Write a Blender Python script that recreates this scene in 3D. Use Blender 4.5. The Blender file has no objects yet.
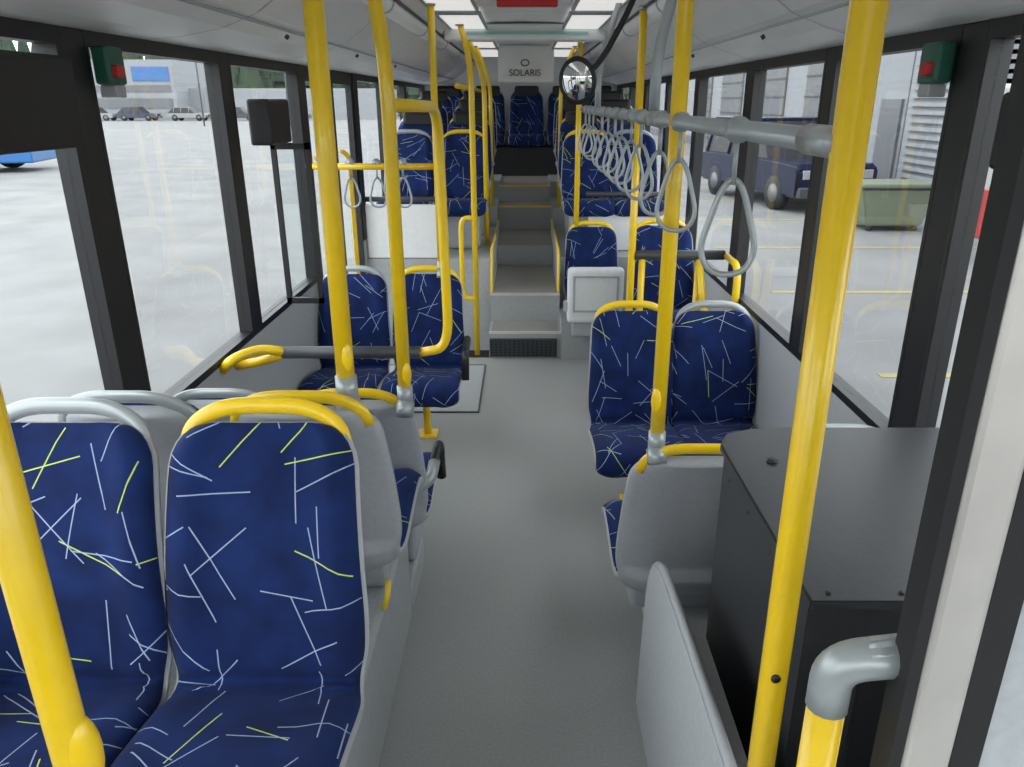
import bpy, bmesh, math, random
from mathutils import Vector, Matrix
random.seed(7)
S = bpy.context.scene
COL = S.collection
try:
    S.view_settings.view_transform = 'Standard'
except Exception as ex:
    print(ex)

# ---------------------------------------------------------------- materials
def nt(m):
    m.use_nodes = True
    return m.node_tree.nodes, m.node_tree.links

def mat(name, c, rough=0.5, metal=0.0, var=0.06, scale=25, bump=0.0, spec=0.5, coat=0.0):
    m = bpy.data.materials.new(name)
    N, L = nt(m)
    b = N['Principled BSDF']
    b.inputs['Roughness'].default_value = rough
    b.inputs['Metallic'].default_value = metal
    b.inputs['Specular IOR Level'].default_value = spec
    b.inputs['Coat Weight'].default_value = coat
    tc = N.new('ShaderNodeTexCoord')
    no = N.new('ShaderNodeTexNoise'); no.inputs['Scale'].default_value = scale; no.inputs['Detail'].default_value = 4
    L.new(tc.outputs['Object'], no.inputs['Vector'])
    r = N.new('ShaderNodeValToRGB')
    r.color_ramp.elements[0].position = 0.3; r.color_ramp.elements[1].position = 0.7
    r.color_ramp.elements[0].color = (*[max(0, x*(1-var)) for x in c], 1)
    r.color_ramp.elements[1].color = (*[min(1, x*(1+var)) for x in c], 1)
    L.new(no.outputs['Fac'], r.inputs['Fac']); L.new(r.outputs['Color'], b.inputs['Base Color'])
    if bump:
        bp = N.new('ShaderNodeBump'); bp.inputs['Strength'].default_value = bump; bp.inputs['Distance'].default_value = 0.002
        L.new(no.outputs['Fac'], bp.inputs['Height']); L.new(bp.outputs['Normal'], b.inputs['Normal'])
    return m

def emis(name, c, s):
    m = bpy.data.materials.new(name); N, L = nt(m)
    b = N['Principled BSDF']; b.inputs['Base Color'].default_value = (.5, .5, .5, 1)
    b.inputs['Emission Color'].default_value = (*c, 1); b.inputs['Emission Strength'].default_value = s
    return m

def fabric():
    m = bpy.data.materials.new('seat_fabric'); N, L = nt(m)
    b = N['Principled BSDF']; b.inputs['Roughness'].default_value = 0.85
    b.inputs['Specular IOR Level'].default_value = 0.2
    b.inputs['Sheen Weight'].default_value = 0.04
    uv = N.new('ShaderNodeUVMap'); uv.uv_map = 'UVMap'
    oi = N.new('ShaderNodeObjectInfo')
    rm = N.new('ShaderNodeMath'); rm.operation = 'MULTIPLY'; rm.inputs[1].default_value = 37.0
    L.new(oi.outputs['Random'], rm.inputs[0])
    ad = N.new('ShaderNodeVectorMath'); ad.operation = 'ADD'
    L.new(uv.outputs['UV'], ad.inputs[0]); L.new(rm.outputs[0], ad.inputs[1])
    def M(op, a, bb=None):
        n = N.new('ShaderNodeMath'); n.operation = op
        for i, v in enumerate([a, bb]):
            if v is None: continue
            if isinstance(v, (int, float)): n.inputs[i].default_value = v
            else: L.new(v, n.inputs[i])
        return n.outputs[0]
    no = N.new('ShaderNodeTexNoise'); no.inputs['Scale'].default_value = 9; no.inputs['Detail'].default_value = 5
    L.new(ad.outputs[0], no.inputs['Vector'])
    base = N.new('ShaderNodeValToRGB')
    base.color_ramp.elements[0].position = .35; base.color_ramp.elements[1].position = .65
    base.color_ramp.elements[0].color = (0.0035, 0.011, 0.060, 1)
    base.color_ramp.elements[1].color = (0.006, 0.021, 0.105, 1)
    L.new(no.outputs['Fac'], base.inputs['Fac'])
    cur = base.outputs['Color']
    for i, (cell, off) in enumerate([(0.185, 3.1), (0.20, 11.7), (0.215, 23.9), (.19, 41.3)]):
        mp = N.new('ShaderNodeVectorMath'); mp.operation = 'MULTIPLY_ADD'
        L.new(ad.outputs[0], mp.inputs[0]); mp.inputs[1].default_value = (1/cell, 1/cell, 0); mp.inputs[2].default_value = (off, off*.7, 0)
        v = N.new('ShaderNodeTexVoronoi'); v.voronoi_dimensions = '2D'; v.inputs['Scale'].default_value = 1; v.inputs['Randomness'].default_value = .6
        L.new(mp.outputs[0], v.inputs['Vector'])
        sb = N.new('ShaderNodeVectorMath'); sb.operation = 'SUBTRACT'
        L.new(mp.outputs[0], sb.inputs[0]); L.new(v.outputs['Position'], sb.inputs[1])
        flat = N.new('ShaderNodeVectorMath'); flat.operation = 'MULTIPLY'; flat.inputs[1].default_value = (1, 1, 0)
        L.new(sb.outputs[0], flat.inputs[0])
        sc = N.new('ShaderNodeSeparateColor'); L.new(v.outputs['Color'], sc.inputs[0])
        vr = N.new('ShaderNodeVectorRotate'); vr.rotation_type = 'Z_AXIS'
        L.new(flat.outputs[0], vr.inputs['Vector']); L.new(M('MULTIPLY', sc.outputs[0], 6.283), vr.inputs['Angle'])
        sx = N.new('ShaderNodeSeparateXYZ'); L.new(vr.outputs[0], sx.inputs[0])
        w = M('LESS_THAN', M('ABSOLUTE', sx.outputs['Y']), 0.00135/cell)
        ln = M('LESS_THAN', M('ABSOLUTE', sx.outputs['X']), M('ADD', M('MULTIPLY', sc.outputs[1], .18), .26))
        mask = M('MULTIPLY', w, ln)
        yel = M('GREATER_THAN', sc.outputs[2], .84)
        cm = N.new('ShaderNodeMix'); cm.data_type = 'RGBA'
        L.new(yel, cm.inputs['Factor'])
        cm.inputs[6].default_value = (.34, .42, .60, 1); cm.inputs[7].default_value = (.58, .72, .10, 1)
        fm = N.new('ShaderNodeMix'); fm.data_type = 'RGBA'
        L.new(M('MULTIPLY', mask, .85), fm.inputs['Factor']); L.new(cur, fm.inputs[6]); L.new(cm.outputs[2], fm.inputs[7])
        cur = fm.outputs[2]
    L.new(cur, b.inputs['Base Color'])
    return m

def glassmat():
    m = bpy.data.materials.new('window_glass'); N, L = nt(m)
    N.remove(N['Principled BSDF'])
    t = N.new('ShaderNodeBsdfTransparent'); t.inputs[0].default_value = (.92, .94, .94, 1)
    g = N.new('ShaderNodeBsdfGlossy'); g.inputs['Roughness'].default_value = .02
    lw = N.new('ShaderNodeLayerWeight'); lw.inputs[0].default_value = .12
    mu = N.new('ShaderNodeMath'); mu.operation = 'MULTIPLY'; mu.inputs[1].default_value = .18
    L.new(lw.outputs['Fresnel'], mu.inputs[0])
    x = N.new('ShaderNodeMixShader'); L.new(mu.outputs[0], x.inputs[0]); L.new(t.outputs[0], x.inputs[1]); L.new(g.outputs[0], x.inputs[2])
    L.new(x.outputs[0], N['Material Output'].inputs[0])
    return m

YEL = mat('yellow_powder_coat', (.86, .57, .008), .32, var=.03, coat=.3)
GRY = mat('grey_plastic', (.40, .42, .44), .45, var=.04)
SHL = mat('seat_shell_grey', (.37, .385, .41), .5, var=.05, scale=60, bump=.1)
DGR = mat('dark_grey_plastic', (.050, .055, .063), .5)
BLK = mat('black_trim', (.008, .008, .010), .45)
BLKM = mat('black_cabinet', (.028, .030, .034), .42, var=.15, scale=90, bump=.15)
WHT = mat('white_panel', (.72, .73, .74), .4, var=.03)
CEI = mat('ceiling_white', (.82, .83, .83), .42, var=.03, scale=4)
WAL = mat('wall_grey', (.43, .45, .47), .6, var=.06, scale=60)
FLR = mat('floor_vinyl', (.30, .308, .30), .40, var=.09, scale=110, bump=.08)
POD = mat('podium_grey', (.34, .355, .36), .5, var=.08, scale=80)
TRD = mat('step_tread', (.27, .26, .24), .6, var=.15, scale=150)
STL = mat('brushed_steel', (.70, .66, .62), .32, metal=.55, var=.06, scale=12)
GTB = mat('grey_tube', (.36, .39, .40), .3, metal=.25, var=.03)
FAB = fabric(); GLS = glassmat()
RED = mat('red_plastic', (.55, .02, .02), .4)
GRN = mat('green_plastic', (.02, .12, .08), .4)
MIR = mat('mirror_glass', (.85, .87, .9), .03, metal=1, var=.0)
LED = emis('led_strip', (1, .99, .97), .62)
RUB = mat('rubber', (.012, .012, .013), .7)

# ---------------------------------------------------------------- helpers
def empty(name, loc=(0, 0, 0), rz=0):
    e = bpy.data.objects.new(name, None); e.location = loc; e.rotation_euler = (0, 0, rz); e.empty_display_size = .1
    COL.objects.link(e); return e

def link(name, me, parent=None, smooth=False, loc=None):
    o = bpy.data.objects.new(name, me); COL.objects.link(o)
    if smooth:
        for p in me.polygons: p.use_smooth = True
    if parent: o.parent = parent
    if loc: o.location = loc
    return o

def bm_box(bm, x0, x1, y0, y1, z0, z1, bev=0, seg=2):
    r = bmesh.ops.create_cube(bm, size=1)
    vs = r['verts']
    for v in vs:
        v.co = Vector((x0+(v.co.x+.5)*(x1-x0), y0+(v.co.y+.5)*(y1-y0), z0+(v.co.z+.5)*(z1-z0)))
    if bev:
        es = list({e for v in vs for e in v.link_edges})
        bmesh.ops.bevel(bm, geom=es, offset=bev, segments=seg, affect='EDGES', profile=.5)

def box(name, b, m, parent=None, bev=0, seg=3):
    bm = bmesh.new(); bm_box(bm, *b, bev=bev, seg=seg)
    me = bpy.data.meshes.new(name); bm.to_mesh(me); bm.free(); me.materials.append(m)
    return link(name, me, parent)

def boxes(name, bs, m, parent=None, bev=0):
    bm = bmesh.new()
    for b in bs: bm_box(bm, *b, bev=bev)
    me = bpy.data.meshes.new(name); bm.to_mesh(me); bm.free(); me.materials.append(m)
    return link(name, me, parent)

def fillet(pts, r, n=7, closed=False):
    pts = [Vector(p) for p in pts]
    if len(pts) < 3: return pts
    out = [] if closed else [pts[0]]
    rng = range(len(pts)) if closed else range(1, len(pts)-1)
    for i in rng:
        a, b, c = pts[i-1], pts[i], pts[(i+1) % len(pts)]
        k1 = min(r, (a-b).length*.49); k2 = min(r, (c-b).length*.49)
        p0 = b+(a-b).normalized()*k1; p1 = b+(c-b).normalized()*k2
        for j in range(n+1):
            t = j/n; out.append(p0*(1-t)**2+b*2*t*(1-t)+p1*t*t)
    if not closed: out.append(pts[-1])
    return out

def tube_bm(bm, pts, r, seg=14, closed=False, flat=1.0):
    pts = [Vector(p) for p in pts]; n = len(pts)
    T = []
    for i in range(n):
        if closed: t = pts[(i+1) % n]-pts[i-1]
        else: t = pts[min(i+1, n-1)]-pts[max(i-1, 0)]
        T.append(t.normalized())
    up = Vector((0, 0, 1)) if abs(T[0].z) < .9 else Vector((0, 1, 0))
    nrm = (up-T[0]*up.dot(T[0])).normalized(); rings = []
    for i in range(n):
        nrm = (nrm-T[i]*nrm.dot(T[i])).normalized(); bi = T[i].cross(nrm)
        rings.append([bm.verts.new(pts[i]+nrm*math.cos(2*math.pi*k/seg)*r+bi*math.sin(2*math.pi*k/seg)*r*flat) for k in range(seg)])
    m = n if closed else n-1
    for i in range(m):
        A, B = rings[i], rings[(i+1) % n]
        for k in range(seg): bm.faces.new((A[k], A[(k+1) % seg], B[(k+1) % seg], B[k]))
    if not closed:
        bm.faces.new(rings[0][::-1]); bm.faces.new(rings[-1])

def tube(name, pts, r, m, parent=None, fil=0, closed=False, flat=1.0, seg=14):
    if fil: pts = fillet(pts, fil, closed=closed)
    bm = bmesh.new(); tube_bm(bm, pts, r, seg, closed, flat)
    bmesh.ops.recalc_face_normals(bm, faces=bm.faces)
    me = bpy.data.meshes.new(name); bm.to_mesh(me); bm.free(); me.materials.append(m)
    o = link(name, me, parent, smooth=True)
    return o

def prism(name, poly, axis, a0, a1, m, parent=None, bev=0):
    """extrude 2D poly along axis ('x': poly=(y,z); 'y': poly=(x,z); 'z': poly=(x,y))"""
    bm = bmesh.new()
    def P(p, a):
        return {'x': (a, p[0], p[1]), 'y': (p[0], a, p[1]), 'z': (p[0], p[1], a)}[axis]
    v0 = [bm.verts.new(P(p, a0)) for p in poly]; v1 = [bm.verts.new(P(p, a1)) for p in poly]
    n = len(poly)
    bm.faces.new(v0); bm.faces.new(v1[::-1])
    for i in range(n): bm.faces.new((v0[i], v1[i], v1[(i+1) % n], v0[(i+1) % n]))
    bmesh.ops.recalc_face_normals(bm, faces=bm.faces)
    if bev: bmesh.ops.bevel(bm, geom=list(bm.edges), offset=bev, segments=2, affect='EDGES')
    me = bpy.data.meshes.new(name); bm.to_mesh(me); bm.free(); me.materials.append(m)
    return link(name, me, parent)

# ---------------------------------------------------------------- seat
PROF = [(-.440, -.080), (-.465, -.035), (-.435, .020), (-.33, .028), (-.20, .012), (-.10, -.008), (-.045, -.020), (-.012, .000), (.004, .05), (.02, .14), (.045, .27), (.085, .39), (.13, .49), (.148, .525)]
def spline(P, n):
    P = [Vector((p[0], p[1])) for p in P]; out = []
    for i in range(len(P)-1):
        a = P[max(i-1, 0)]; b = P[i]; c = P[i+1]; d = P[min(i+2, len(P)-1)]
        for j in range(n):
            t = j/n
            out.append(.5*((2*b)+(c-a)*t+(2*a-5*b+4*c-d)*t*t+(3*b-a-3*c+d)*t**3))
    out.append(P[-1]); return out
SP = spline(PROF, 4)
SL = [0]
for i in range(1, len(SP)): SL.append(SL[-1]+(SP[i]-SP[i-1]).length)
LT = SL[-1]
SJ = SL[7*4]   # junction arc length
def hw(s, ex=0):
    t = LT-s
    if s < SJ: w = .214
    else: w = .214-.020*max(0, (s-SJ-.15)/(LT-SJ-.15))
    w -= .014*math.exp(-((s-SJ)/.05)**2)
    if t < .09: w *= .62+.38*math.sqrt(max(0, 1-(1-t/.09)**2))
    if s < .07: w *= .78+.22*math.sqrt(max(0, 1-(1-s/.07)**2))
    return w+ex
NU = 18
def slab(name, ex, f_off, b_off, m, ext=0):
    bm = bmesh.new(); uvl = bm.loops.layers.uv.new('UVMap')
    F, B, UV = [], [], {}
    n = len(SP)
    for i, p in enumerate(SP):
        t = (SP[min(i+1, n-1)]-SP[max(i-1, 0)]).normalized(); nr = Vector((-t.y, t.x))
        q = p.copy()
        if i == n-1: q = q+t*ext
        if i == 0: q = q-t*ext
        fr, br = [], []
        for k in range(NU+1):
            u = k/NU*2-1; u = math.copysign(abs(u)**.85, u)
            x = u*hw(SL[i], ex)
            endf = min(1, min(SL[i], LT-SL[i])/.04)
            fo = f_off(u, SL[i])*(.5+.5*endf) if f_off(u, SL[i]) > 0 else f_off(u, SL[i]); bo = b_off(u, SL[i])
            a = q+nr*fo; c = q+nr*bo
            va = bm.verts.new((x, a.x, a.y)); vb = bm.verts.new((x*(1 if abs(u) < 1 else .985), c.x, c.y))
            UV[va] = (x, SL[i]); UV[vb] = (x+1, SL[i]); fr.append(va); br.append(vb)
        F.append(fr); B.append(br)
    for i in range(n-1):
        for k in range(NU):
            bm.faces.new((F[i][k], F[i][k+1], F[i+1][k+1], F[i+1][k]))
            bm.faces.new((B[i][k], B[i+1][k], B[i+1][k+1], B[i][k+1]))
        bm.faces.new((F[i][0], F[i+1][0], B[i+1][0], B[i][0]))
        bm.faces.new((F[i][NU], B[i][NU], B[i+1][NU], F[i+1][NU]))
    for k in range(NU):
        bm.faces.new((F[0][k], B[0][k], B[0][k+1], F[0][k+1]))
        bm.faces.new((F[-1][k], F[-1][k+1], B[-1][k+1], B[-1][k]))
    for f in bm.faces:
        for l in f.loops: l[uvl].uv = UV[l.vert]
    bmesh.ops.recalc_face_normals(bm, faces=bm.faces)
    me = bpy.data.meshes.new(name); bm.to_mesh(me); bm.free(); me.materials.append(m)
    for p in me.polygons: p.use_smooth = True
    return me
def pad(u, s):
    crease = 1-.95*math.exp(-((s-SJ)/.020)**2)
    return (.018*(1-abs(u)**8)+.022*max(0, 1-abs(abs(u)-.78)/.25)*(1 if s > SJ-.03 else .5))*crease
ME_FAB = slab('upholstery', 0, pad, lambda u, s: -.008, FAB)
ME_SHL = slab('shell', .007, lambda u, s: -.006, lambda u, s: -.022-.026*(1-abs(u)**3)-(.03*(1-abs(u)**4) if s < SJ+.05 else 0), SHL, ext=.004)

def handle_mesh(m, nm):
    bm = bmesh.new()
    pts = fillet([(-.174, .144, .470), (-.158, .160, .520), (-.09, .170, .556), (.09, .170, .556), (.158, .160, .520), (.174, .144, .470)], .055)
    tube_bm(bm, pts, .0125, 12, flat=1.45)
    bmesh.ops.recalc_face_normals(bm, faces=bm.faces)
    me = bpy.data.meshes.new(nm); bm.to_mesh(me); bm.free(); me.materials.append(m)
    for p in me.polygons: p.use_smooth = True
    return me
H_Y = handle_mesh(YEL, 'grab_handle_yellow'); H_G = handle_mesh(GTB, 'grab_handle_grey')

def seat(x, y, z, face=1, yellow=True, base=0.0, leg='ped', arm=0, head=False, sc=(1, 1, 1)):
    """face=1: faces the front of the bus (towards -Y)"""
    e = empty('passenger_seat', (x, y, z), 0 if face == 1 else math.pi)
    e.scale = sc
    link('upholstery', ME_FAB, e); link('shell', ME_SHL, e)
    link('grab_handle', H_Y if yellow else H_G, e)
    if head:
        box('headrest', (-.15, .15, .10, .17, .46, .60), BLK, e, bev=.03)
    hgt = (z-base)/sc[2]
    if leg == 'ped':
        box('pedestal', (-.15, .15, -.36, -.05, -hgt, -.07), SHL, e, bev=.02)
    elif leg == 'post':
        tube('leg', [(0, -.20, -.06), (0, -.20, -hgt)], .022, YEL, e)
        box('foot_plate', (-.06, .06, -.26, -.14, -hgt, -hgt+.012), YEL, e, bev=.003)
        boxes('seat_frame', [(-.19, .19, -.33, -.29, -.095, -.07), (-.19, .19, -.13, -.09, -.095, -.07), (-.02, .02, -.33, -.09, -.10, -.075)], DGR, e)
    if arm:
        sx = arm
        tube('armrest_bracket', [(sx*.19, .05, .13), (sx*.235, .03, .16), (sx*.235, -.10, .17)], .022, GTB, e, fil=.03)
        tube('armrest_pad', [(sx*.235, -.08, .175), (sx*.235, -.27, .17), (sx*.235, -.30, -.0)], .020, BLK, e, fil=.04)
    return e

# ---------------------------------------------------------------- shell of the bus
XL, XR = -1.25, 1.15
Y0, Y1 = -1.6, 10.15
SILL, TOP = .83, 2.04
floor = box('floor', (XL-.06, XR+.06, Y0, 5.55, -.08, 0), FLR)
cp = [(XL-.06, TOP), (XL, TOP), (-1.12, 2.05), (-.98, 2.075), (-.86, 2.12), (-.76, 2.19), (-.69, 2.26), (-.60, 2.30), (-.55, 2.345), (-.3, 2.375), (0, 2.385)]
cp = cp+[(-x*.955 if x < -1 else -x, z) for x, z in cp[::-1][1:]]
cp[-1] = (XR+.06, TOP); cp[-2] = (XR, TOP)
top = [(XR+.06, 2.5), (XL-.06, 2.5)]
ceil = prism('ceiling', cp+top, 'y', Y0, Y1, CEI)
ce = empty('ceiling_trim')
def seam(y, w=.008):
    bm = bmesh.new()
    pr = cp[1:-1]
    for i in range(len(pr)-1):
        (xa, za), (xb, zb) = pr[i], pr[i+1]
        vs = [bm.verts.new(p) for p in ((xa, y, za-.003), (xb, y, zb-.003), (xb, y+w, zb-.003), (xa, y+w, za-.003))]
        bm.faces.new(vs)
    me = bpy.data.meshes.new('seam'); bm.to_mesh(me); bm.free(); me.materials.append(DGR); link('seam', me, ce)
for y in (1.4, 2.7, 4.0, 5.3, 6.6, 7.9): seam(y, .005)
for sx in (-1, 1):
    tube('cove_edge_strip', [(sx*.60, Y0, 2.293), (sx*.60, Y1, 2.293)], .008, DGR, ce)
    tube('cove_lower_strip', [(sx*.90 if sx < 0 else .88, Y0, 2.10), (sx*.90 if sx < 0 else .88, Y1, 2.10)], .005, GRY, ce)
    for y in (1.9, 3.2, 4.5, 5.8):
        tube('cove_lock', [(sx*.92, y, 2.085), (sx*.91, y, 2.078)], .009, DGR, ce)
for sx in (-1, 1):
    e = empty('air_duct')
    tube('duct_tube', [(sx*.66, 1.3, 2.285), (sx*.66, 9.9, 2.285)], .05, CEI, e, seg=20)
    for y in (1.3, 2.6, 3.9, 5.2, 6.5, 7.8): tube('duct_ring', [(sx*.66, y, 2.285), (sx*.66, y+.03, 2.285)], .053, GRY, e, seg=20)
lm = empty('ceiling_light')
for i, y in enumerate([-1.4, 0.2, 1.8, 3.4, 5.0, 6.6, 8.2]):
    for sx in (-1, 1):
        box('diffuser', (sx*.40-.12, sx*.40+.12, y, y+1.4, 2.335, 2.350), LED, lm, bev=.004)
        boxes('diffuser_rim', [(sx*.40-.135, sx*.40-.12, y, y+1.4, 2.33, 2.352), (sx*.40+.12, sx*.40+.135, y, y+1.4, 2.33, 2.352), (sx*.40-.135, sx*.40+.135, y-.015, y, 2.33, 2.352), (sx*.40-.135, sx*.40+.135, y+1.4, y+1.415, 2.33, 2.352)], GRY, lm)
box('ceiling_crossbeam', (-.58, .58, 5.95, 6.15, 2.26, 2.37), CEI, bev=.02)
box('beam_light_strip', (-.42, .45, 5.93, 5.95, 2.30, 2.315), mat('green_tint_strip', (.25, .55, .48), .3), ce)
box('roof_hatch', (-.26, .26, 3.9, 4.6, 2.335, 2.38), WHT, bev=.02)
box('emergency_sign', (-.13, .15, 3.84, 3.88, 2.255, 2.335), RED, bev=.006)
hd = empty('rear_header_panel')
box('panel', (-.27, .29, 8.2, 8.25, 2.02, 2.37), CEI, hd, bev=.02)
tx = bpy.data.curves.new('lettering', 'FONT'); tx.body = 'SOLARIS'; tx.size = .085; tx.extrude = .003; tx.align_x = 'CENTER'
to = bpy.data.objects.new('lettering', tx); COL.objects.link(to); to.parent = hd; to.location = (.0, 8.195, 2.09); to.rotation_euler = (math.pi/2, 0, 0); tx.materials.append(BLK)
bm = bmesh.new(); tube_bm(bm, [(.04*math.cos(a), 8.195, 2.21+.028*math.sin(a)) for a in [k*math.pi/10 for k in range(20)]], .005, 8, True)
me = bpy.data.meshes.new('emblem'); bm.to_mesh(me); bm.free(); me.materials.append(BLK); link('emblem', me, hd)

def side(nm, X, sgn, pillars, door=None):
    w = empty('wall_'+nm)
    xo = X+sgn*.06
    a, b = min(X, xo), max(X, xo)
    segs = [(Y0, Y1)] if not door else [(Y0, door[0]), (door[1], Y1)]
    for s in segs:
        box('lower_panel', (a, b, s[0], s[1], -.08, SILL), WAL, w)
    box('header', (a, b, Y0, Y1, TOP, 2.5), CEI, w)
    for (y, wd) in pillars:
        box('pillar', (a, b, y-wd/2, y+wd/2, SILL, TOP), BLK, w, bev=.004)
    ps = sorted(pillars)
    n = 0
    F = .018
    for i in range(len(ps)-1):
        ya = ps[i][0]+ps[i][1]/2; yb = ps[i+1][0]-ps[i+1][1]/2
        if door and ya < (door[0]+door[1])/2 < yb: continue
        n += 1
        we = empty('window_%s_%d' % (nm, n))
        boxes('frame', [(a, b, ya, yb, SILL, SILL+.03), (a, b, ya, yb, TOP-.045, TOP), (a, b, ya, ya+F, SILL+.03, TOP-.045), (a, b, yb-F, yb, SILL+.03, TOP-.045)], BLK, we)
        gx = X+sgn*.03
        box('glass', (gx-.003, gx+.003, ya+F, yb-F, SILL+.03, TOP-.045), GLS, we)
    return w
side('left', XL, -1, [(-1.55, .1), (.2, .12), (2.29, .125), (3.42, .10), (4.56, .12), (6.0, .12), (7.2, .1), (8.5, .1), (10.1, .1)], door=(4.62, 5.94))
side('right', XR, 1, [(-1.55, .1), (.45, .12), (2.13, .12), (3.10, .09), (4.18, .12), (5.45, .10), (6.6, .10), (7.8, .1), (8.9, .1), (10.1, .1)])
dr = empty('door_1')
for a, b in ((4.63, 5.27), (5.29, 5.93)):
    boxes('leaf_frame', [(XL-.05, XL-.01, a, b, .0, .14), (XL-.05, XL-.01, a, b, 1.96, 2.04), (XL-.05, XL-.01, a, a+.05, .14, 1.96), (XL-.05, XL-.01, b-.05, b, .14, 1.96)], BLK, dr)
    box('leaf_glass', (XL-.034, XL-.028, a+.05, b-.05, .14, 1.96), GLS, dr)
    tube('door_handrail', [(XL-.01, a+.1, .6), (XL+.05, a+.1, .64), (XL+.05, a+.1, 1.5), (XL-.01, a+.1, 1.54)], .016, YEL, dr, fil=.04)
wf = empty('wall_front')
boxes('panels', [(XL-.06, XR+.06, Y0-.06, Y0, -.08, .75), (XL-.06, XR+.06, Y0-.06, Y0, 2.1, 2.5), (XL-.06, XL+.04, Y0-.06, Y0, .75, 2.1), (XR-.04, XR+.06, Y0-.06, Y0, .75, 2.1)], BLK, wf)
box('windscreen', (XL+.04, XR-.04, Y0-.035, Y0-.03, .75, 2.1), GLS, wf)
box('wall_rear', (XL-.06, XR+.06, Y1, Y1+.06, -.08, 2.5), CEI)

# ---------------------------------------------------------------- raised rear part
HWD = .275
st = empty('stair_aisle')
for i, (y0, y1, z, m) in enumerate([(5.55, 5.87, .20, TRD), (5.87, 7.0, .42, POD), (7.0, 8.0, .60, POD), (8.0, 8.4, .83, POD), (8.4, 9.5, 1.0, POD)]):
    box('step_%d' % (i+1), (-HWD, HWD, y0, y1, -.08, z), POD, st)
    box('tread_%d' % (i+1), (-HWD+.02, HWD-.02, y0+.03, y1-.01, z, z+.004), TRD, st)
for y, z, m in ((5.55, .20, STL), (5.87, .42, STL), (8.0, .83, YEL), (8.4, 1.0, YEL)):
    box('nosing', (-HWD, HWD, y-.004, y+.025, z-.010, z+.005), m, st)
gr = empty('vent_grille')
box('grille_frame', (-.27, .245, 5.535, 5.55, .01, .155), DGR, gr, bev=.004)
boxes('grille_bars', [(-.26+i*.0345, -.26+i*.0345+.012, 5.525, 5.536, .02+j*.022, .034+j*.022) for i in range(15) for j in range(6)], BLK, gr)
for sx, xw in ((-1, XL), (1, XR)):
    e = empty('seat_platform')
    xi = sx*HWD
    def pb(n, y0, y1, z1, m=POD):
        box(n, (min(xi, xw), max(xi, xw), y0, y1, -.08, z1), m, e)
    if sx < 0:
        pb('block_front', 5.98, 7.6, .68)
    else:
        pb('block_step', 5.5, 6.05, .30); pb('block_front', 6.05, 7.6, .68)
    pb('block_mid', 7.6, 8.6, .86); pb('block_rear', 8.6, 9.5, 1.02)
    prism('fascia', [(5.95, .0), (5.95, .55), (6.02, .74), (7.6, .74), (7.6, 0)], 'x', xi-sx*.0, xi-sx*.02, WAL, e)
    tube('fascia_yellow_edge', [(xi-sx*.01, 5.95, .1), (xi-sx*.01, 5.95, .55), (xi-sx*.01, 6.02, .745), (xi-sx*.01, 7.6, .745)], .011, YEL, e)
pl = empty('platform_screen')
box('panel', (-1.24, -.62, 5.99, 6.02, .685, 1.10), WHT, pl, bev=.006)
tube('top_rail', [(-1.24, 6.0, 1.14), (-.60, 6.0, 1.14)], .02, DGR, pl)
pr_ = empty('platform_screen')
box('panel', (.52, 1.14, 6.32, 6.35, .685, 1.05), WHT, pr_, bev=.006)
tube('top_rail', [(.50, 6.33, 1.14), (1.14, 6.33, 1.14)], .02, DGR, pr_)
be = empty('rear_bench')
box('bench_front', (XL, XR, 9.5, 9.95, -.08, 1.33), BLK, be)
box('upper_shelf', (XL, XR, 9.95, 10.15, -.08, 1.5), DGR, be)
for x in (-.94, -.46, 0.02, .49, .92): seat(x, 9.93, 1.43, 1, False, leg='', head=True)
for sx in (-1, 1):
    xs = (-1.0, -.53) if sx < 0 else (.53, .93)
    for y, z, b in ((6.75, 1.05, .68), (7.45, 1.16, .68), (8.15, 1.27, .86), (8.8, 1.36, 1.02)):
        for j, x in enumerate(xs):
            inner = (j == 1) if sx < 0 else (j == 0)
            seat(x, y, z, 1, inner, base=b, head=(y > 7.4))

# ---------------------------------------------------------------- low floor seats
pd = empty('wheel_arch_podium')
box('podium_block', (XL, -.43, .55, 2.42, 0, .40), POD, pd, bev=.02)
box('podium_low_block', (XL, -.43, 2.42, 2.8, 0, .12), POD, pd, bev=.015)
tube('yellow_grip', [(-.43, 1.93, .40), (-.418, 1.94, .44), (-.418, 1.96, .48)], .009, YEL, pd)
for x, ye in ((-.585, True), (-1.035, False)):
    seat(x, 1.405, .610, 1, ye, base=.40, sc=(1.04, 1.06, 1.075))
    seat(x, 1.98, .585, -1, ye, base=.40)
    seat(x, 2.55, .375, -1, ye, base=.12, arm=(-1 if ye else 0))
for x, ye in ((-.575, True), (-1.02, False)):
    seat(x, 4.31, .36, 1, ye, base=0, leg='post')
tube('armrest', [(-.345, 4.34, .52), (-.335, 4.04, .52), (-.335, 4.01, .38)], .022, BLK, fil=.03)
for x, ye in ((.53, True), (.935, False)):
    seat(x, 3.50, .35, 1, ye, base=0, leg='post')
box('seat_podium', (.45, XR, 2.02, 2.55, 0, .12), POD, bev=.015)
seat(.53, 2.25, .31, -1, True, base=.12); seat(.93, 2.25, .375, -1, False, base=.12)
seat(.92, 5.0, .54, 1, True, base=0, leg='post')
seat(.53, 5.98, .38, 1, True, base=.30)
bx = empty('folded_wheelchair_seat')
box('case', (.31, .72, 5.40, 5.50, .31, .72), WHT, bx, bev=.03)
boxes('recess_frame', [(.35, .68, 5.392, 5.402, .40, .415), (.35, .68, 5.392, 5.402, .655, .67), (.35, .365, 5.392, 5.402, .41, .66), (.665, .68, 5.392, 5.402, .41, .66)], GRY, bx)
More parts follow.
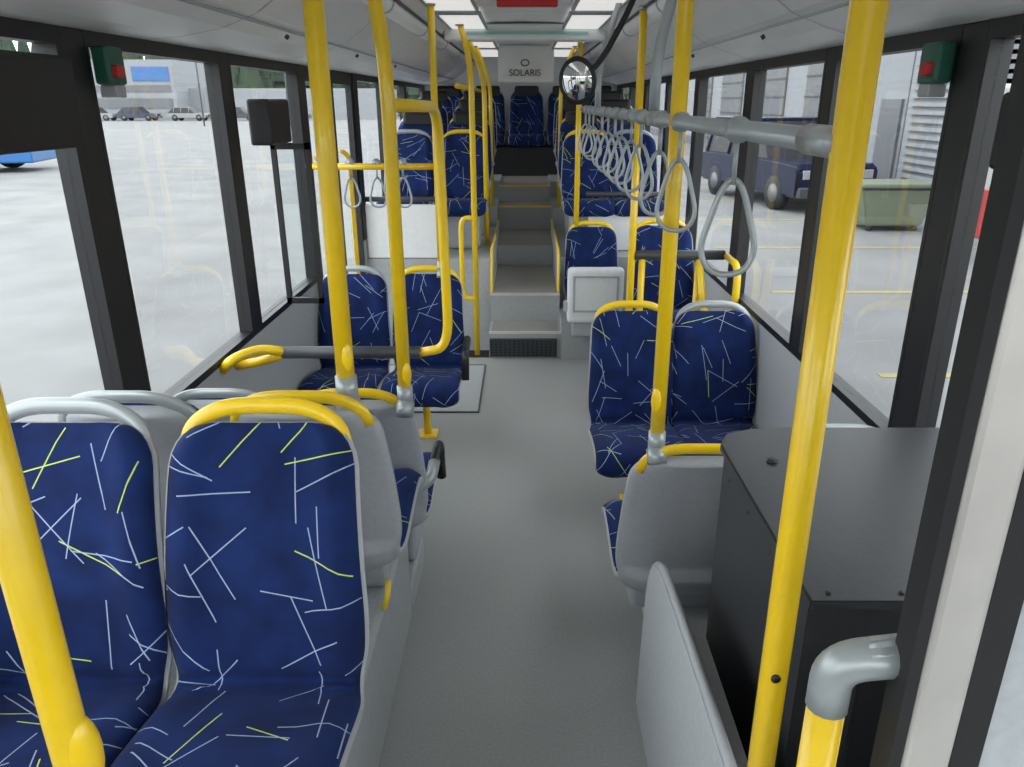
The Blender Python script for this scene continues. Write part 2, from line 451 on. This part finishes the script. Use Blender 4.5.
boxes('side_lugs', [(.285, .315, 5.42, 5.48, .40, .47), (.715, .745, 5.42, 5.48, .40, .47)], GRY, bx, bev=.005)
box('lower_bracket', (.35, .68, 5.44, 5.50, .20, .31), GRY, bx, bev=.01)

cb = empty('equipment_cabinet')
poly = [(.51, 1.14), (1.14, 1.14), (1.14, 1.86), (.70, 1.86), (.61, 1.85), (.54, 1.82), (.508, 1.75)]
prism('body', poly, 'z', .20, 1.01, BLKM, cb)
prism('lid', [(.50, 1.11), (1.145, 1.11), (1.145, 1.87), (.70, 1.87), (.60, 1.86), (.53, 1.83), (.498, 1.76)], 'z', 1.01, 1.03, BLKM, cb, bev=.004)
box('front_cover', (.58, 1.10, 1.07, 1.14, .22, .92), BLK, cb, bev=.012)
for i in range(5):
    tube('screw', [(.54+i*.13, 1.135, 1.029), (.54+i*.13, 1.135, 1.033)], .005, BLK, cb)
for i in range(4):
    tube('side_screw', [(.512, 1.2+i*.16, .97), (.504, 1.2+i*.16, .97)], .004, DGR, cb)
tube('lock', [(.60, 1.66, 1.029), (.60, 1.66, 1.036)], .013, BLK, cb)
box('cabinet_base', (.45, XR, .9, 2.0, 0, .20), POD, bev=.01)
pn = empty('wheel_arch_cover')
pp = [(.78, 0), (1.97, 0)]+[(p.x, p.y) for p in fillet([(1.97, 0, 0), (1.90, .655, 0), (1.45, .70, 0), (.78, .73, 0)], .24, n=8)[1:]]
prism('cover_panel', pp, 'x', .362, .382, WAL, pn, bev=.004)
tube('cover_bead', [(.374, p[0], p[1]) for p in pp[1:]], .011, SHL, pn)
box('cover_return', (.382, .45, .80, 1.6, .20, .60), POD, pn)
box('vent_slot', (.385, .45, 1.85, 1.99, .06, .24), BLK, pn)

# ---------------------------------------------------------------- poles
def pole(pts, r=.0215, fil=.15, collar=None, m=None, name='grab_pole', mount=True):
    e = empty(name)
    tube('tube', pts, r, m or YEL, e, fil=fil)
    if collar:
        x, y, z = collar
        tube('base_collar', [(x, y, z), (x, y, z+.07)], r*1.2, GTB, e)
        tube('base_socket', [(x-.0, y-.03, z-.025), (x, y, z+.01)], r*1.4, GTB, e)
    if mount:
        tube('top_flange', [Vector(pts[-1])+Vector((0, 0, -.02)), pts[-1]], r*1.4, GTB, e)
    return e
def knob(e, x, y, z, r=.022):
    bm = bmesh.new(); bmesh.ops.create_uvsphere(bm, u_segments=16, v_segments=10, radius=r)
    for v in bm.verts: v.co = Vector((x+v.co.x*.75, y+v.co.y*.75, z+v.co.z*2.0))
    me = bpy.data.meshes.new('coupling'); bm.to_mesh(me); bm.free(); me.materials.append(YEL); link('coupling', me, e, smooth=True)

p = pole([(-.467, 1.86, 1.12), (-.467, 1.86, 2.335)], .0235, collar=(-.467, 1.86, 1.11)); knob(p, -.458, 1.85, 1.235)
p = pole([(-.40, 2.36, .91), (-.40, 2.36, 2.05), (-.47, 2.36, 2.335)], .0215, .25, collar=(-.40, 2.36, .895)); knob(p, -.39, 2.35, 1.01)
e = empty('handrail_partition')
tube('loop', [(-.40, 2.37, 1.84), (-.335, 3.08, 1.83), (-.325, 3.1, .86), (-.45, 3.1, .84)], .02, YEL, e, fil=.14)
tube('padded_bar', [(-.45, 3.1, .84), (-1.04, 3.1, .84)], .027, DGR, e)
tube('wall_bracket', [(-1.02, 3.1, .84), (-1.12, 3.06, .87), (-1.20, 2.95, .86), (-1.248, 2.95, .81)], .021, YEL, e, fil=.05)
tube('wall_bracket_2', [(-1.02, 3.1, .84), (-1.13, 3.1, .80), (-1.245, 3.1, .78)], .021, YEL, e, fil=.05)
e = pole([(.408, 1.0, 0), (.408, 1.0, 2.345)], .0225)
tube('screw', [(.403, .976, .98), (.403, .979, .98)], .008, BLK, e)
e = pole([(-.505, .65, 0), (-.505, .65, 2.345)], .0205); knob(e, -.492, .65, 1.17, .026)
p = pole([(.40, 2.10, .86), (.40, 2.10, 2.345)], .0215, collar=(.40, 2.10, .845)); knob(p, .39, 2.09, 1.02)
pole([(-.50, 4.47, .92), (-.50, 4.47, 2.345)], .019, collar=(-.50, 4.47, .89))
e = pole([(-.37, 5.62, .0), (-.37, 5.62, 2.1), (-.44, 5.62, 2.345)], .021, .2)
tube('loop', [(-.37, 5.62, 1.05), (-.47, 5.62, 1.05), (-.47, 5.62, .45), (-.37, 5.62, .45)], .019, YEL, e, fil=.08)
pole([(-.335, 6.7, .68), (-.335, 6.7, 2.05), (-.47, 6.7, 2.345)], .021, .2)
pole([(-.33, 7.75, .86), (-.33, 7.75, 2.05), (-.47, 7.75, 2.345)], .019, .2)
pole([(.41, 6.15, .68), (.41, 6.15, 2.345)], .021)
pole([(.34, 7.75, .86), (.34, 7.75, 2.05), (.47, 7.75, 2.345)], .019, .2)
e = pole([(.60, 4.25, .0), (.60, 4.25, 2.30)], .0205)
e = empty('handrail_barrier')
tube('padded_bar', [(.62, 4.25, 1.04), (1.12, 4.25, 1.04)], .028, DGR, e)
tube('hoop', [(1.13, 4.25, 1.04), (1.13, 3.98, 1.03), (1.13, 3.98, .75), (1.02, 4.2, .70), (.98, 4.24, 1.02)], .02, YEL, e, fil=.09)
tube('hoop_2', [(.66, 4.25, 1.02), (.66, 4.25, .62), (.98, 4.25, .62), (.98, 4.25, 1.02)], .019, YEL, e, fil=.07)
e = empty('cross_rail')
tube('rail', [(-1.25, 4.5, 1.50), (-.50, 4.5, 1.50)], .018, YEL, e)
tube('safety_handle', [(XL+.01, .9, 1.99), (XL+.05, .93, 1.99), (XL+.05, 1.2, 1.99), (XL+.01, 1.23, 1.99)], .012, YEL, fil=.03)
cf = empty('cab_partition')
box('rubber_strip', (.416, .430, .662, .698, 0, 2.33), RUB, cf)
box('steel_post', (.430, .487, .66, .70, 0, 2.33), STL, cf, bev=.008)
box('rubber_strip_2', (.487, .522, .665, .695, 0, 2.33), RUB, cf)
box('cab_panel', (.522, XR, .67, .69, 0, 1.5), WAL, cf)
e = empty('elbow_handrail')
tube('upright', [(.362, .72, 0), (.362, .72, 1.185)], .0225, YEL, e)
tube('elbow', [(.362, .72, 1.17), (.362, .72, 1.235), (.43, .70, 1.26)], .0245, GTB, e, fil=.05)
tube('arm', [(.40, .709, 1.249), (.432, .70, 1.261)], .0245, GTB, e)

RZ = 1.80
e = empty('overhead_rail')
tube('rail', [(.40, 1.0, RZ), (.40, 5.6, RZ)], .0175, GTB, e)
tube('end_sleeve', [(.402, 1.02, RZ), (.40, 1.12, RZ)], .021, GTB, e)
for y in (2.5, 4.45):
    tube('hanger', [(.40, y, RZ), (.40, y, 2.02), (.50, y, 2.345)], .017, GTB, e, fil=.15)
    tube('hanger_joint', [(.40, y-.04, RZ), (.40, y+.04, RZ)], .024, GTB, e)
def strap(x, y, z, rz, s=1.0):
    e = empty('strap_handle', (x, y, z), rz)
    tube('clip', [(-.0, -.012, .0), (0, .012, 0)], .025, GTB, e)
    tube('band', [(0, 0, -.01), (0, 0, -.10*s)], .011, GTB, e, flat=.45)
    tube('loop', [(0, 0, -.085*s), (.022, 0, -.11*s), (.056*s, 0, -.23*s), (.03*s, 0, -.275*s), (-.03*s, 0, -.275*s), (-.056*s, 0, -.23*s), (-.022, 0, -.11*s)], .0062, GTB, e, fil=.035, closed=True)
for i, y in enumerate((1.50, 2.05, 2.36, 2.75, 3.0, 3.3, 3.55, 3.85, 4.15, 4.7, 5.0, 5.3)):
    strap(.4, y, RZ, random.uniform(-.6, .6))
for x in (-1.0, -.85, -.7): strap(x, 4.5, 1.52+.0, random.uniform(-.3, .3), .9)
e = empty('overhead_rail')
tube('rail', [(-.47, 5.62, 1.95), (-.47, 8.5, 1.95)], .018, YEL, e)
e = empty('overhead_rail')
tube('rail', [(.47, 6.15, 1.95), (.47, 8.5, 1.95)], .018, YEL, e)

# convex round mirror
e = empty('round_mirror')
c = Vector((.205, 3.2, 1.925))
def lathe(nm, prof, m):
    bm = bmesh.new(); seg = 40; rings = []
    for r, y in prof:
        rings.append([bm.verts.new((math.cos(2*math.pi*k/seg)*r*.85, y, math.sin(2*math.pi*k/seg)*r)) for k in range(seg)])
    for A, B in zip(rings, rings[1:]):
        for k in range(seg): bm.faces.new((A[k], A[(k+1) % seg], B[(k+1) % seg], B[k]))
    bm.faces.new(rings[0][::-1]); bm.faces.new(rings[-1])
    bmesh.ops.recalc_face_normals(bm, faces=bm.faces)
    me = bpy.data.meshes.new(nm); bm.to_mesh(me); bm.free(); me.materials.append(m)
    for p in me.polygons: p.use_smooth = len(p.vertices) == 4
    o = link(nm, me, e); o.location = c; o.rotation_euler = (math.radians(8), 0, math.radians(-20)); return o
lathe('housing', [(.076, -.004), (.088, -.004), (.090, .005), (.06, .035), (.02, .045)], BLK)
lathe('mirror_face', [(.004, -.0225)]+[(.078*i/10, -.0225+.0225*(i/10)**2) for i in range(1, 11)]+[(.078, .004)], MIR)
tube('bracket', [(.21, 3.235, 1.93), (.30, 3.3, 1.99), (.42, 3.35, 2.2), (.47, 3.35, 2.345)], .012, BLK, e, fil=.08)

def device(nm, b, lens=None):
    e = empty(nm); box('case', b, BLK, e, bev=.012); return e
device('info_display', (XL+.0, XL+.07, 1.35, 2.15, 1.735, 1.96))
device('info_display', (XR-.06, XR, 1.05, 1.86, 1.70, 1.87))
e = device('ticket_validator', (XL, XL+.10, 3.62, 3.94, 1.66, 1.86))
gx = empty('draught_screen')
boxes('frame', [(XL+.01, XL+.20, 3.86, 3.88, .86, .89), (XL+.01, XL+.20, 3.86, 3.88, 1.63, 1.66), (XL+.01, XL+.035, 3.86, 3.88, .86, 1.66), (XL+.175, XL+.20, 3.86, 3.88, .86, 1.66)], BLK, gx)
box('glass', (XL+.035, XL+.175, 3.868, 3.872, .89, 1.63), GLS, gx)
for X, sg, y in ((XL, 1, 2.42), (XR, -1, 2.25)):
    e = empty('emergency_hammer_box')
    x0, x1 = sorted((X, X+sg*.05))
    box('holder', (x0, x1, y-.05, y+.05, 1.895, 2.0), GRN, e, bev=.01)
    box('button', (min(X+sg*.045, X+sg*.07), max(X+sg*.045, X+sg*.07), y-.035, y+.0, 1.915, 1.95), RED, e, bev=.006)
    box('lower_clip', (x0, x1, y-.03, y+.03, 1.86, 1.895), GRY, e, bev=.005)
e = empty('wheelchair_ramp')
box('plate', (-1.18, -.30, 4.45, 5.35, .001, .006), POD, e)
boxes('edge_trim', [(-1.18, -.30, 4.44, 4.45, .001, .009), (-1.18, -.30, 5.35, 5.36, .001, .009), (-.30, -.29, 4.44, 5.36, .001, .009)], DGR, e)

# ---------------------------------------------------------------- outside
GZ = -.33
ASP = mat('asphalt', (.172, .172, .170), .9, var=.16, scale=.8)
bm = bmesh.new(); bmesh.ops.create_grid(bm, x_segments=2, y_segments=2, size=220)
me = bpy.data.meshes.new('ground'); bm.to_mesh(me); bm.free(); me.materials.append(ASP); link('ground', me, loc=(0, 60, GZ))
LINE = mat('road_paint', (.30, .25, .10), .8)
e = empty('parking_lines')
for i in range(6):
    box('line', (3.0, 7.2, 6+i*3.0, 6.1+i*3.0, GZ+.002, GZ+.006), LINE, e)
BW = mat('building_white', (.24, .25, .265), .7, var=.04, scale=2)
BG = mat('building_grey', (.13, .135, .145), .5, metal=.2, var=.05)
BD = mat('building_dark', (.04, .045, .05), .5)
e = empty('depot_building')
box('main_wall', (9.0, 22, 2, 60, GZ, 7), BW, e)
box('plinth', (8.95, 9.0, 2, 60, GZ, .1), BG, e)
box('roof_edge', (8.9, 9.0, 2, 60, 6.6, 7.1), BG, e)
boxes('wall_joints', [(8.985, 9.0, y, y+.05, GZ, 6.6) for y in range(4, 60, 3)], BG, e)
boxes('corrugated_cladding', [(8.2+.0, 8.9, 14.6, 14.66, GZ, 6.4), (8.25, 9.0, 14.6, 17.2, GZ, 6.4)]+[(8.16, 8.25, 14.6, 17.2, GZ+i*.16, GZ+.08+i*.16) for i in range(41)]+[(8.25, 9.0, 14.52, 14.6, GZ+i*.16, GZ+.08+i*.16) for i in range(41)], BW, e)
boxes('gates', [(8.93, 9.0, y, y+3.4, GZ, 3.4) for y in (22.5, 28, 33.5, 39)]+[(8.93, 9.0, 19.2, 20.3, GZ, 1.9)], BG, e)
boxes('gate_ribs', [(8.90, 8.94, y, y+3.4, GZ+.5+j*.6, GZ+.54+j*.6) for y in (22.5, 28, 33.5, 39) for j in range(6)], BD, e)
boxes('upper_windows', [(8.93, 9.0, y, y+1.6, 3.9, 5.0) for y in (8, 11, 19, 22, 25, 28, 31, 34)], BD, e)
boxes('wall_lamps', [(8.8, 9.0, y, y+.3, 3.5, 3.65) for y in (18.6, 21.5, 27, 32.6)], BD, e)
e = empty('waste_container')
CG = mat('container_green', (.13, .15, .10), .6)
prism('tub', [(6.05, .1-.33), (7.05, .1-.33), (7.2, .42), (5.9, .42)], 'y', 13.6, 14.5, CG, e, bev=.03)
box('lid', (5.87, 7.23, 13.55, 14.55, .42, .50), CG, e, bev=.03)
for x in (6.15, 6.95):
    for y in (13.7, 14.4): tube('wheel', [(x-.03, y, GZ+.07), (x+.03, y, GZ+.07)], .07, RUB, e)

WHX = mat('white_paint_exterior', (.28, .28, .28), .4)
REX = mat('red_paint_exterior', (.28, .012, .012), .4)
def car(x, y, rz, col, name='parked_car', L=4.6, W=1.85, H=1.8, suv=True):
    e = empty(name, (x, y, GZ), rz)
    pm = mat('car_paint', col, .25, metal=.2, var=.02, coat=.3)
    hl = L/2; b = .32; bt = H*.56
    side_p = [(-hl, b+.1), (-hl+.05, b), (hl-.05, b), (hl, b+.1), (hl, bt-.15), (hl-.1, bt-.03), (hl*.45, bt+.02), (-hl+.08, bt+.02), (-hl, bt-.12)]
    prism('body', side_p, 'y', -W/2, W/2, pm, e, bev=.05)
    bm = bmesh.new()
    lo = [(-hl+.05, bt), (hl*.42, bt)]; hi = [(-hl+(.3 if suv else .8), H), (hl*.12, H)]
    vs = []
    for (px, pz), ww in ((lo[0], W/2-.05), (lo[1], W/2-.05), (hi[1], W/2-.2), (hi[0], W/2-.2)):
        vs.append((bm.verts.new((px, -ww, pz)), bm.verts.new((px, ww, pz))))
    for i in range(4):
        a, c2 = vs[i], vs[(i+1) % 4]; bm.faces.new((a[0], a[1], c2[1], c2[0]))
    bm.faces.new([v[0] for v in vs][::-1]); bm.faces.new([v[1] for v in vs])
    bmesh.ops.recalc_face_normals(bm, faces=bm.faces)
    me = bpy.data.meshes.new('greenhouse'); bm.to_mesh(me); bm.free(); me.materials.append(BLK); link('greenhouse', me, e)
    box('roof', (hi[0][0]-.03, hi[1][0]+.03, -W/2+.17, W/2-.17, H-.03, H+.04), pm, e, bev=.02)
    for px in (hi[0][0]+.02, (hi[0][0]+hi[1][0])/2, hi[1][0]):
        for sy in (-1, 1):
            tube('roof_post', [(px*1.04, sy*(W/2-.04), bt), (px, sy*(W/2-.19), H)], .035, pm, e)
    for px in (-hl*.62, hl*.62):
        for sy in (-1, 1):
            tube('tyre', [(px, sy*(W/2-.2), .35), (px, sy*(W/2+.01), .35)], .35, RUB, e, seg=24)
            tube('rim', [(px, sy*(W/2-.1), .35), (px, sy*(W/2+.02), .35)], .19, BG, e, seg=16)
    for sy in (-1, 1):
        box('headlight', (hl-.06, hl+.01, sy*.62-.18, sy*.62+.18, bt-.32, bt-.14), WHX, e, bev=.02)
        box('taillight', (-hl-.01, -hl+.05, sy*.75-.1, sy*.75+.1, bt-.4, bt-.05), REX, e, bev=.02)
    box('grille', (hl-.03, hl+.015, -.38, .38, bt-.34, bt-.14), BLK, e)
    box('number_plate', (hl+.05, hl+.07, -.25, .25, b+.05, b+.17), WHX, e)
    box('bumper', (hl-.1, hl+.06, -W/2+.05, W/2-.05, b, b+.22), DGR, e, bev=.04)
    return e
car(5.9, 18.2, math.radians(-78), (.006, .009, .035))
for i, (x, c2) in enumerate([(-62, (.1, .1, .1)), (-57, (.02, .02, .025)), (-51, (.25, .25, .26)), (-46, (.03, .04, .08)), (-40, (.25, .25, .25)), (-34, (.05, .05, .06)), (-28, (.25, .25, .25))]):
    car(x, 96, 0, c2, H=1.5, suv=False)
e = empty('parked_bus', (-19.6, 26.0, GZ), math.radians(12))
BB = mat('bus_blue', (.01, .10, .30), .3, coat=.4)
box('lower_body', (-5.5, 3.5, -1.25, 1.25, .3, 1.25), BB, e, bev=.06)
box('window_band', (-5.48, 3.48, -1.23, 1.23, 1.25, 2.5), BLK, e, bev=.05)
box('roof', (-5.5, 3.5, -1.25, 1.25, 2.5, 3.0), WHX, e, bev=.1)
box('stripe', (-5.4, 3.4, -1.27, -1.24, .75, .85), mat('bus_stripe', (.3, .26, .04), .4), e)
for px in (-3.4, 2.0):
    for sy in (-1, 1): tube('wheel', [(px, sy*1.0, .48), (px, sy*1.27, .48)], .48, RUB, e, seg=24)
e = empty('parked_van', (7.3, 8.6, GZ), math.radians(-90))
box('body', (-2.4, 2.0, -.95, .95, .35, 2.4), WHX, e, bev=.06)
prism('nose', [(2.0, .35), (2.9, .35), (2.95, 1.1), (2.6, 1.3), (2.0, 2.2)], 'y', -.93, .93, WHX, e, bev=.04)
box('red_band', (-2.43, 2.02, -.97, .97, .38, 1.05), REX, e, bev=.02)
box('side_window', (.9, 1.9, -.97, .97, 1.45, 2.0), BLK, e)
for px in (-1.3, 2.1):
    for sy in (-1, 1): tube('wheel', [(px, sy*.7, .33), (px, sy*.98, .33)], .33, RUB, e, seg=20)
e = empty('office_building')
box('block', (-54, -43, 100, 112, GZ, 6.6), BW, e); box('blue_sign', (-48, -43.5, 99.9, 100, 4.2, 5.8), BB, e)
boxes('window_bands', [(-53.5, -43.5, 99.93, 100, 1.0, 2.2), (-53.5, -43.5, 99.93, 100, 2.9, 3.7)], BG, e)
box('low_block', (-43, -18, 104, 114, GZ, 3.4), BW, e)
TG = mat('foliage', (.022, .04, .022), .9, var=.4, scale=.8)
bm = bmesh.new()
for i in range(320):
    x = random.uniform(-170, 20); y = random.uniform(122, 145); h = random.uniform(10, 15)
    for k in range(3):
        r = 2.6-.55*k
        bmesh.ops.create_cone(bm, segments=7, radius1=r*random.uniform(.8, 1.2), radius2=.1, depth=h*.5, cap_ends=False,
                              matrix=Matrix.Translation((x, y, GZ+h*(.28+.2*k)))@Matrix.Rotation(random.random()*6, 4, 'Z'))
me = bpy.data.meshes.new('tree_line'); bm.to_mesh(me); bm.free(); me.materials.append(TG); link('tree_line', me)
e = empty('street_lamp')
for x in (-40, -30, -22):
    tube('mast', [(x, 75, GZ), (x, 75, 7.0), (x+.8, 75, 7.1)], .07, BG, e, fil=.4)

# ---------------------------------------------------------------- light
W = bpy.data.worlds.new('sky'); S.world = W; W.use_nodes = True
N, L = W.node_tree.nodes, W.node_tree.links
bg = N['Background']
tc = N.new('ShaderNodeTexCoord'); sx = N.new('ShaderNodeSeparateXYZ'); L.new(tc.outputs['Generated'], sx.inputs[0])
rp = N.new('ShaderNodeValToRGB'); rp.color_ramp.elements[0].position = 0.0; rp.color_ramp.elements[1].position = .8
rp.color_ramp.elements[0].color = (.95, .96, .97, 1); rp.color_ramp.elements[1].color = (.88, .91, .95, 1)
L.new(sx.outputs['Z'], rp.inputs['Fac']); L.new(rp.outputs['Color'], bg.inputs['Color'])
bg.inputs['Strength'].default_value = 4.4
sn = bpy.data.lights.new('sun', 'SUN'); sn.energy = 1.0; sn.angle = math.radians(25)
so = bpy.data.objects.new('sun', sn); COL.objects.link(so); so.rotation_euler = (math.radians(40), math.radians(-25), 0)

# ---------------------------------------------------------------- camera
cd = bpy.data.cameras.new('camera'); cd.sensor_width = 36; cd.lens = 26.68; cd.shift_x = -13/1024; cd.clip_start = .02; cd.clip_end = 500
co = bpy.data.objects.new('camera', cd); COL.objects.link(co); co.location = (0, 0, 1.85); co.rotation_euler = (math.radians(90-20.4), 0, 0)
S.camera = co
